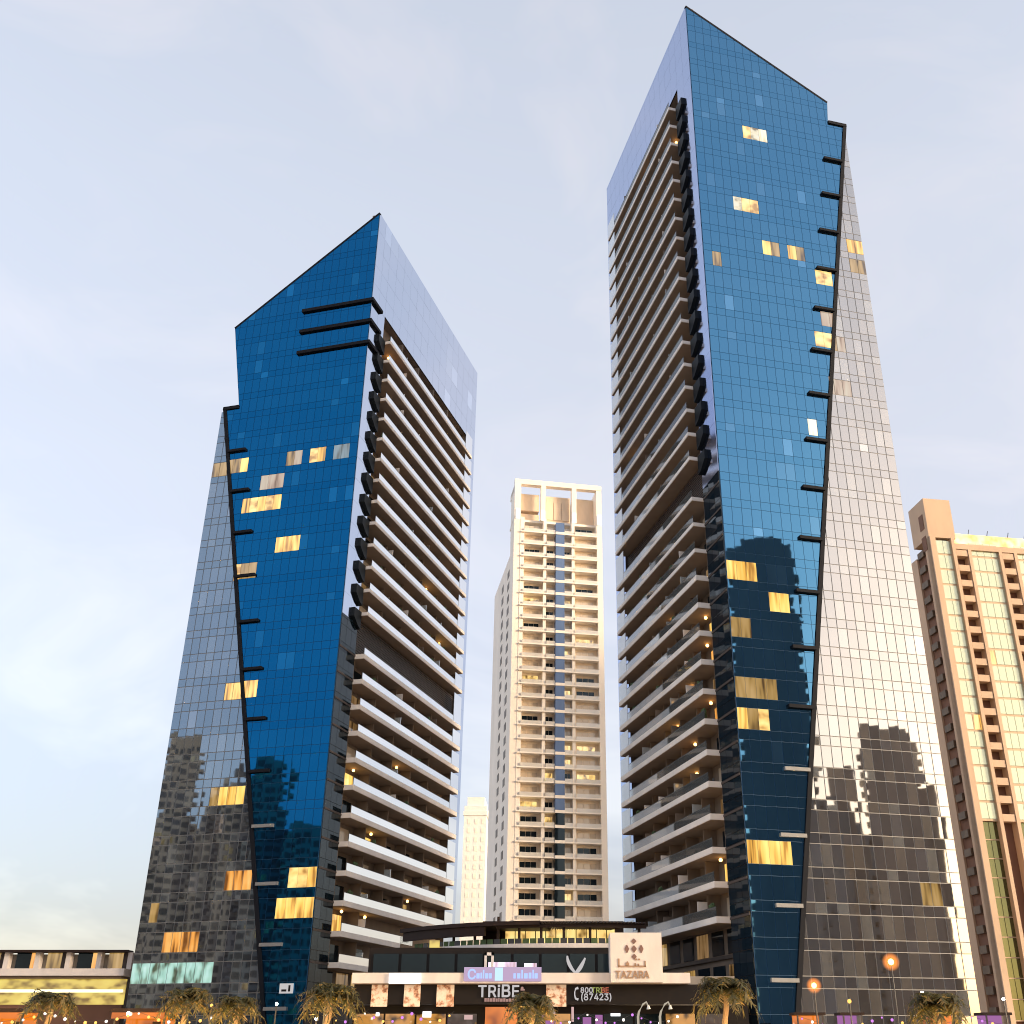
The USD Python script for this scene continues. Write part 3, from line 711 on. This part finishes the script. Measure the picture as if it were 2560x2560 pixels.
# white swoosh emblem on the dark wall
sw = MB()
tt = np.linspace(0, 1, 12)
sw.tube([(0.55 + 1.5 * a * a * .6, 121.3, 10.2 - 1.7 * a) for a in tt], .16 * np.sin(np.pi * (.1 + .8 * tt)) + .04, 6)
sw.tube([(1.25 + 1.15 * a, 121.3, 8.5 + 1.5 * a ** 1.6) for a in tt], .2 * np.sin(np.pi * (.1 + .8 * tt)) + .03, 6)
part(pd, 'swoosh_emblem', sw, 'sign_white')
# lilac-lit kiosk window behind the blue sign
part(pd, 'lilac_window', MB().box(-7.6, -4.7, 121.2, 121.36, 8.6, 9.6).box(-3.9, -2.6, 121.2, 121.36, 8.6, 9.5), 'lit_lilac')
part(pd, 'white_frame', MB().box(-8.0, -7.75, 120.9, 121.3, 8.05, 10.5).box(-7.3, -7.05, 120.9, 121.3, 8.05, 10.5).box(-8.0, -7.05, 120.9, 121.3, 10.2, 10.5), 'canopy_cream')
# shopfronts under the canopy
part(pd, 'shopfront_wall', MB().box(-20.2, 18.0, 115.6, 116.4, 0, 5.35), 'black_panel')
for k in range(12):
    x = -20 + k * 3.0
    if -8.6 < x < -4.0:
        continue
    part(pd, 'shop_window', MB().box(x, x + 2.8, 115.45, 115.55, .3, 4.6), rs.choice(['dark_glass', 'shop_dim', 'shop_amber']))
part(pd, 'entrance_portal', MB().box(-7.4, -4.3, 115.3, 115.5, 0, 5.2), 'lit_portal', 'glowing orange entrance under the main sign')
for x, z, w, h, m in ((-13.4, 4.3, .8, .5, 'lamp_sign'), (-9.4, 4.1, .8, .4, 'shop_pink'), (-17.9, 4.4, .3, .3, 'lamp_sign'), (-1.0, 4.6, .35, .4, 'shop_pink'), (.9, 3.9, .25, 1.3, 'shop_pink'), (2.0, 3.3, .8, 1.0, 'purple_light'), (3.2, 3.3, .7, 1.2, 'purple_light'), (4.7, 4.4, .9, .25, 'lamp_sign'), (-1.6, 3.4, 1.0, .6, 'purple_light')):
    part(pd, 'lit_display', MB().box(x, x + w, 115.2, 115.4, z, z + h), m)

# sign block at the right end of the canopy
sg = thing('sign_block', 'pale square sign block with dark emblem and lettering at canopy right end', 'sign', (6.9, 111.6, 7.5))
part(sg, 'block', MB().box(4.6, 9.5, 111.2, 115.5, 7.18, 11.55), 'canopy_cream')
def petal(cx, cz, w, h):
    return Polygon([(cx, cz - h), (cx + w, cz), (cx, cz + h), (cx - w, cz)]).buffer(.06)
flat = lambda q: np.column_stack([q[:, 0], 111.2 - q[:, 2], q[:, 1]])
ex, ez = 6.85, 10.1
for cx, cz, w, h in ((0, 0, .2, .26), (-.68, 0, .16, .3), (.68, 0, .16, .3), (0, .68, .18, .18), (0, -.68, .18, .18)):
    part(sg, 'emblem_petal', MB().prism(petal(ex + cx, ez + cz, w, h), 0, .05, flat), 'sign_brown')
sc = MB()
for x0, x1, z0, z1 in ((5.3, 5.45, 8.55, 9.25), (5.3, 7.9, 8.5, 8.64), (6.0, 6.35, 8.6, 8.9), (6.85, 7.0, 8.6, 8.85), (7.15, 7.3, 8.6, 8.8), (7.8, 7.93, 8.5, 9.05), (6.9, 7.1, 9.1, 9.25), (7.2, 7.4, 9.12, 9.25), (6.15, 6.25, 8.9, 9.0)):
    sc.prism(sbox(x0, z0, x1, z1), 0, .05, flat)
part(sg, 'script_lettering', sc, 'sign_tan')
letters(sg, 'block_lettering', 'TAZARA', .62, 6.62, 111.2, 7.55, 'sign_tan', centre=True, squeeze=.95)

# ------------------------------------------------------------------ low building at far left
lb = thing('low_building', 'low long lit building at the left edge beside the shorter tower', 'building', (-72, 150, 0))
part(lb, 'building_body', MB().box(-112, -56.4, 153, 178, 0, 12.6), 'concrete')
part(lb, 'white_band', MB().box(-112, -55.6, 149.6, 153, 9.85, 10.7), 'canopy_cream')
part(lb, 'roof_slab', MB().box(-112, -56, 151, 153, 12.75, 13.0), 'dark_timber')
for k in range(14):
    x = -111 + k * 4.0
    part(lb, 'upper_bay', MB().box(x, x + 1.9, 152.7, 152.9, 10.72, 12.75), 'lit_dim' if k % 2 else 'dark_glass')
    part(lb, 'upper_bay', MB().box(x + 1.9, x + 2.7, 152.72, 152.9, 10.72, 12.75), 'lit_orange' if k % 2 == 0 else 'louvre')
    part(lb, 'pillar', MB().box(x + 2.8, x + 3.4, 151.8, 152.9, 10.72, 12.75), 'canopy_cream')
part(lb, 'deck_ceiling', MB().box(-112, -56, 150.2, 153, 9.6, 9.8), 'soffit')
part(lb, 'light_strip', MB().box(-112, -56.4, 152.3, 152.55, 8.05, 8.35), 'strip_light', 'long bright strip light under the deck')
part(lb, 'olive_wall', MB().box(-112, -56.2, 152.7, 152.95, 6.6, 9.6), 'lit_olive')
part(lb, 'ground_wall', MB().box(-112, -56.2, 152.4, 152.95, 0, 6.55), 'terracotta_dark')

# ------------------------------------------------------------------ street: kiosks, lamps, palms
def kiosk(x, y, label):
    k = thing('market_kiosk', label, 'kiosk', (x, y, .12), 'orange lit kiosks at the left')
    part(k, 'awning', MB().prism(Polygon([(x - 2.3, 4.25), (x - 2.0, 4.5), (x + 2.0, 4.5), (x + 2.3, 4.25)]), -.6, 3, lambda q: np.column_stack([q[:, 0], y + q[:, 2], q[:, 1]])), 'dark_timber')
    part(k, 'lit_back', MB().box(x - 2.0, x + 2.0, y + 2.6, y + 2.8, 1.0, 4.25), 'lit_portal')
    part(k, 'lit_valance', MB().box(x - 2.1, x + 2.1, y - .5, y - .4, 3.75, 4.2), 'lit_portal')
    part(k, 'counter', MB().box(x - 2, x + 2, y, y + .5, .12, 1.1), 'dark_timber')
    part(k, 'post', MB().box(x - 2.05, x - 1.9, y, y + .15, .12, 4.2), 'post_dark')
    part(k, 'post', MB().box(x + 1.9, x + 2.05, y, y + .15, .12, 4.2), 'post_dark')
    part(k, 'doorway', MB().box(x + .25, x + .9, y + 2.45, y + 2.58, .12, 3.6), 'dark_timber')
    part(k, 'lamp', MB().mesh(trimesh.creation.icosphere(2, .16), (x - .7, y - .7, 4.1)), 'lamp_white')
kiosk(-45.2, 96, 'orange lit kiosk below the low building, left of the pair')
kiosk(-33.8, 96, 'orange lit kiosk below the teal window, right of the pair')

def lamp(x, y, h, r, mat, label, light=0.0, col=(1, .6, .25), pm='post_dark'):
    l = thing('street_lamp', label, 'street lamp', (x, y, .12), 'street lamps before the towers')
    part(l, 'post', MB().tube([(x, y, .12), (x, y, 1.0), (x, y, h - r)], [.11, .07, .05], 8), pm)
    part(l, 'bulb', MB().mesh(trimesh.creation.icosphere(2, r * .8), (x, y, h)), mat, smooth=True)
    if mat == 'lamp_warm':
        part(l, 'globe', MB().mesh(trimesh.creation.icosphere(3, r * 2.4), (x, y, h)), 'halo_orange', smooth=True)  # added shell painting the lamp halo, fading toward its rim
    part(l, 'cap', MB().tube([(x, y, h + r * .9), (x, y, h + r * 1.15)], [r * .5, r * .2], 8), pm)
    if light:
        s = UsdLux.SphereLight.Define(stage, str(l.GetPath()) + '/lamp_light')
        s.CreateRadiusAttr(r * .9)
        s.CreateIntensityAttr(light)
        s.CreateNormalizeAttr(True)
        s.CreateColorAttr(Gf.Vec3f(*col))
        s.AddTranslateOp().Set((0, 0, h + r * 1.5 - .12 + .3))
for x, y, h, r, mat, lab in ((26.6, 95, 7.9, .3, 'lamp_warm', 'brightest orange street lamp in front of the grey glass flank'),
                             (20.2, 95, 6.15, .26, 'lamp_warm', 'orange street lamp at the foot of the dark leaning frame'),
                             (22.9, 95, 5.0, .2, 'bulb_orange', 'small amber street lamp low before the grey glass'),
                             (28.8, 95, 5.6, .18, 'lamp_white', 'small white street lamp right of the brightest orange lamp'),
                             (29.3, 94, 5.2, .15, 'lamp_cool', 'greenish street lamp right of the brightest orange lamp'),
                             (35.2, 95, 5.15, .16, 'lamp_white', 'white street lamp near the right end of the grey glass'),
                             (-17.2, 84, 3.5, .14, 'lamp_white', 'tiny white lamp under the palm left of the podium'),
                             (-22.0, 92, 4.7, .15, 'lamp_cool', 'cool white lamp at the foot of the shorter tower'),
                             (-43.5, 90, 4.9, .13, 'lamp_white', 'white lamp between the two orange kiosks'),
                             (-27.0, 92, 4.6, .15, 'bulb_orange', 'amber lamp beside the right orange kiosk')):
    lamp(x, y, h, r, mat, lab)
for x, lab in ((5.2, 'pale gooseneck lamp post before the dark shopfront, left one'), (6.7, 'pale gooseneck lamp post before the dark shopfront, right one')):
    l = thing('gooseneck_lamp', lab, 'street lamp', (x, 82, .12), 'gooseneck lamp posts')
    part(l, 'post', MB().tube([(x, 82, .12), (x, 82, 3.6), (x + .08, 82, 3.9), (x + .35, 82, 4.35), (x + .6, 82, 4.5), (x + .72, 82, 4.25)], [.09, .08, .07, .06, .06, .05], 8), 'post_glow')
    part(l, 'shade', MB().tube([(x + .72, 82, 4.3), (x + .74, 82, 4.05)], [.06, .14], 8), 'post_pale')

UPLIGHT = 380.0
def palm(x, y, h, r, label, seed):
    rp = random.Random(seed)
    p = thing('palm_tree', label, 'palm tree', (x, y, .12), 'palm trees along the plaza')
    k = 9
    part(p, 'trunk', MB().tube([(x + .12 * math.sin(i), y, .12 + (h - .2) * i / k) for i in range(k + 1)], [.24 - .06 * i / k + .02 * (i % 2) for i in range(k + 1)], 9), 'bark')
    cr = MB()
    for i in range(52):
        a = 2 * math.pi * i / 52 * 3.236 + rp.uniform(-.2, .2)
        up = rp.uniform(.1, 1.25)
        L = r * rp.uniform(.8, 1.1)
        d = np.array((math.cos(a), math.sin(a), 0))
        s = np.array((-d[1], d[0], 0))
        base = np.array((x, y, h))
        n = 14
        prev = None
        for j in range(n + 1):
            t = j / n
            c = base + d * L * t * math.cos(up * .7) * (1 - .12 * t) + np.array((0, 0, L * (math.sin(up) * t - (1.0 + .3 * rp.random()) * t * t * .75)))
            if prev is not None:
                ax = c - prev
                w = .03 * (1 - t) + .008
                cr.add([prev - s * w, prev + s * w, c + s * w, c - s * w], [(0, 1, 2), (0, 2, 3)])
                ll = .75 * r / 2.5 * math.sin(math.pi * min(1, .12 + t * .9))
                for sg_ in (-1, 1):
                    tip = prev + s * sg_ * ll * .8 + ax * 1.6 + np.array((0, 0, -.28 * ll + rp.uniform(-.06, .06)))
                    b0 = prev
                    b1 = prev + ax * .95
                    cr.add([b0, b1, tip], [(0, 1, 2)])
            prev = c
    nv = sum(len(q) for q in cr.v)
    part(p, 'crown', cr, 'leaf', tint=np.repeat([rp.random() for _ in cr.v], [len(q) for q in cr.v]))
    part(p, 'uplight', MB().tube([(x, y - 2.2, .12), (x, y - 2.2, .5)], [.16, .2], 10), 'post_dark')
    s = UsdLux.SphereLight.Define(stage, str(p.GetPath()) + '/uplight_lamp')
    s.CreateRadiusAttr(.15)
    s.CreateIntensityAttr(UPLIGHT)
    s.CreateNormalizeAttr(True)
    s.CreateColorAttr(Gf.Vec3f(1.0, .6, .22))
    s.AddTranslateOp().Set((0, -2.2, .75))
palm(-16.6, 85, 4.9, 3.3, 'bushy palm tree before the left end of the podium', 1)
palm(-2.2, 85, 4.4, 2.8, 'low palm tree beside the orange entrance', 2)
palm(11.6, 85, 5.4, 3.2, 'upright palm tree before the dark foot of the taller tower', 3)
palm(27.6, 88, 4.5, 3.2, 'palm tree glowing orange at the foot of the grey glass flank', 4)
palm(-29.0, 92, 5.0, 3.0, 'olive palm tree at the foot of the shorter tower', 5)

# ------------------------------------------------------------------ city across the road, seen mirrored in the glass
def city_tower(x, y, w, d, h, yaw, label, mat='far_brown', step=None, ribs=True, seed=0):
    f = Frame((x, y), yaw, yaw - 90)
    rr = random.Random(seed)
    t = thing('city_tower', label, 'tower', (x, y, 0), 'towers across the road')
    b = MB().box(-w / 2, w / 2, 0, d, 0, h, f)
    part(t, 'tower_body', b, mat)
    if step:
        part(t, 'roof_block', MB().box(-w / 2 + step, w / 2 - step, 2, d - 2, h, h + step * 1.2, f), mat)
    win, lit = MB(), []
    n = max(2, int(w / 3.2))
    for i in range(int(h / 3.5) - 1):
        z = 4 + i * 3.5
        for k in range(n):
            a = -w / 2 + w * k / n
            if rr.random() < 0.05:
                part(t, 'lit_window', MB().box(a + .5, a + w / n - .5, -.06, .05, z, z + 2, f), 'lit_dim')
            else:
                win.box(a + .5, a + w / n - .5, -.06, .05, z, z + 2, f)
        if ribs:
            for sx in (-1, 1):
                part(t, 'balcony', MB().box(sx * (w / 2 + .7) - .75, sx * (w / 2 + .7) + .75, 1, 5, z - .3, z + .9, f), mat)
    part(t, 'windows', win, 'far_window', kind='stuff')
city_tower(135.5, -8, 17, 20, 123, 139 - 90, 'tallest dark balcony tower mirrored in the blue front of the right glass tower', 'far_grey', 2.5, seed=1)
city_tower(198, -27, 16, 20, 85, 133 - 90, 'brown tower mirrored low in the grey flank of the right glass tower', 'far_brown', 1.5, seed=2)
city_tower(187, -37, 8, 16, 76, 135 - 90, 'narrow brown shoulder tower mirrored left of the brown one in the grey flank', 'far_brown', seed=3, ribs=False)
city_tower(178.5, -44.5, 20, 18, 66, 137 - 90, 'low grey block mirrored beside the dark leaning frame of the right glass tower', 'far_grey', seed=4)
city_tower(206.5, -21.5, 4, 14, 71, 132 - 90, 'thin brown tower mirrored next to the bright sliver of sky in the grey flank', 'far_brown', seed=5, ribs=False)
city_tower(224, -9, 14, 16, 66, 128 - 90, 'dark tower mirrored right of the bright sliver of sky in the grey flank', 'far_grey', seed=6)
city_tower(-248.5, -22, 12, 18, 104, -131 - 90 + 180, 'olive brown tower mirrored at the outer edge of the left glass tower', 'far_brown', 1.0, seed=7)
city_tower(-238, -29.5, 6, 16, 81, -132 - 90 + 180, 'low brown link block mirrored between two towers in the left grey flank', 'far_brown', seed=8, ribs=False)
city_tower(-231, -34, 10, 18, 89, -134 - 90 + 180, 'brown tower mirrored beside the dark frame of the left glass tower', 'far_brown', 3.0, seed=9)
city_tower(-222, -40, 12, 18, 96, -135 - 90 + 180, 'grey tower mirrored low in the blue front of the left glass tower', 'far_grey', seed=10)
city_tower(-204, -52, 26, 18, 73, -137 - 90 + 180, 'wide grey block mirrored at the foot of the left blue front', 'far_grey', seed=11)
city_tower(236, -83, 46, 16, 70, 137 - 90, 'long grey block mirrored behind the brown towers in the grey flank', 'far_grey', seed=12, ribs=False)
city_tower(-292, -78, 70, 16, 84, -133 - 90 + 180, 'long brown block mirrored behind the towers in the left grey flank', 'far_brown', seed=13, ribs=False)

part(T1, 'lit_sign', MB().box(1.6, 3.4, -.3, -.2, 7.5, 8.6, F1), 'sign_white', 'small white lit sign low on the blue front')
part(T1, 'sign_mark', MB().box(1.95, 2.2, -.36, -.31, 7.7, 8.4, F1), 'black_panel')
part(T1, 'sign_mark', MB().box(2.45, 3.1, -.36, -.31, 7.7, 7.95, F1), 'black_panel')

def added_string_lights(x0, x1, y, z, n, mats, label, seed):  # bulb strings added for the smeared small lights at street level
    rr = random.Random(seed)
    t = thing('string_lights', label, 'lights', ((x0 + x1) / 2, y, z), 'added strings of bulbs along the street')
    pts = [(x0 + (x1 - x0) * i / 24, y, z - .7 * math.sin(math.pi * ((i / 24 * 3) % 1))) for i in range(25)]
    part(t, 'wire', MB().tube(pts, .012, 4), 'post_dark')
    for i in range(n):
        a = (i + .5) / n
        p = (x0 + (x1 - x0) * a, y, z - .7 * math.sin(math.pi * ((a * 3) % 1)) - .1)
        part(t, 'bulb', MB().mesh(trimesh.creation.icosphere(1, rr.uniform(.06, .13)), p), rr.choice(mats))
added_string_lights(-47, -26, 93, 4.2, 26, ['bulb_white', 'bulb_orange'], 'added string of white and amber bulbs over the orange kiosks', 1)
added_string_lights(-20, -9, 100, 4.4, 14, ['bulb_white', 'bulb_orange', 'bulb_purple'], 'added string of mixed bulbs left of the orange entrance', 2)
added_string_lights(-2, 10, 100, 4.3, 16, ['bulb_purple', 'bulb_white'], 'added string of purple and white bulbs under the telephone panel', 3)
added_string_lights(19, 40, 97, 4.0, 26, ['bulb_purple', 'bulb_orange', 'bulb_purple', 'bulb_white'], 'added string of purple and orange bulbs at the foot of the grey flank', 4)
palm(-39.4, 92, 4.9, 2.9, 'olive palm tree between the two orange kiosks', 6)
palm(-50.5, 92, 4.8, 3.0, 'leftmost olive palm tree before the low lit building', 7)
palm(-24.0, 88, 4.4, 2.7, 'low palm tree below the small lit sign of the shorter tower', 8)
for x, w in ((20.5, 2.2), (24.0, 1.6), (31.5, 2.6), (36.0, 2.0)):  # stalls added to carry the smeared orange and purple street lights
    lk = thing('lit_stall', {20.5: 'added orange lit stall below the dark leaning frame', 24.0: 'added purple lit stall left of the orange palm', 31.5: 'added orange lit stall right of the orange palm', 36.0: 'added purple lit stall near the brown tower foot'}[x], 'kiosk', (x, 100, .12), 'added lit stalls at the right')
    m = 'lit_portal' if x in (20.5, 31.5) else 'purple_light'
    part(lk, 'lit_back', MB().box(x - w / 2, x + w / 2, 101, 101.2, .12, 4.1), m)
    part(lk, 'roof', MB().box(x - w / 2 - .2, x + w / 2 + .2, 99, 101.3, 4.1, 4.3), 'dark_timber')
    part(lk, 'post', MB().box(x - w / 2, x - w / 2 + .12, 99, 99.12, .12, 4.1), 'post_dark')
    part(lk, 'post', MB().box(x + w / 2 - .12, x + w / 2, 99, 99.12, .12, 4.1), 'post_dark')
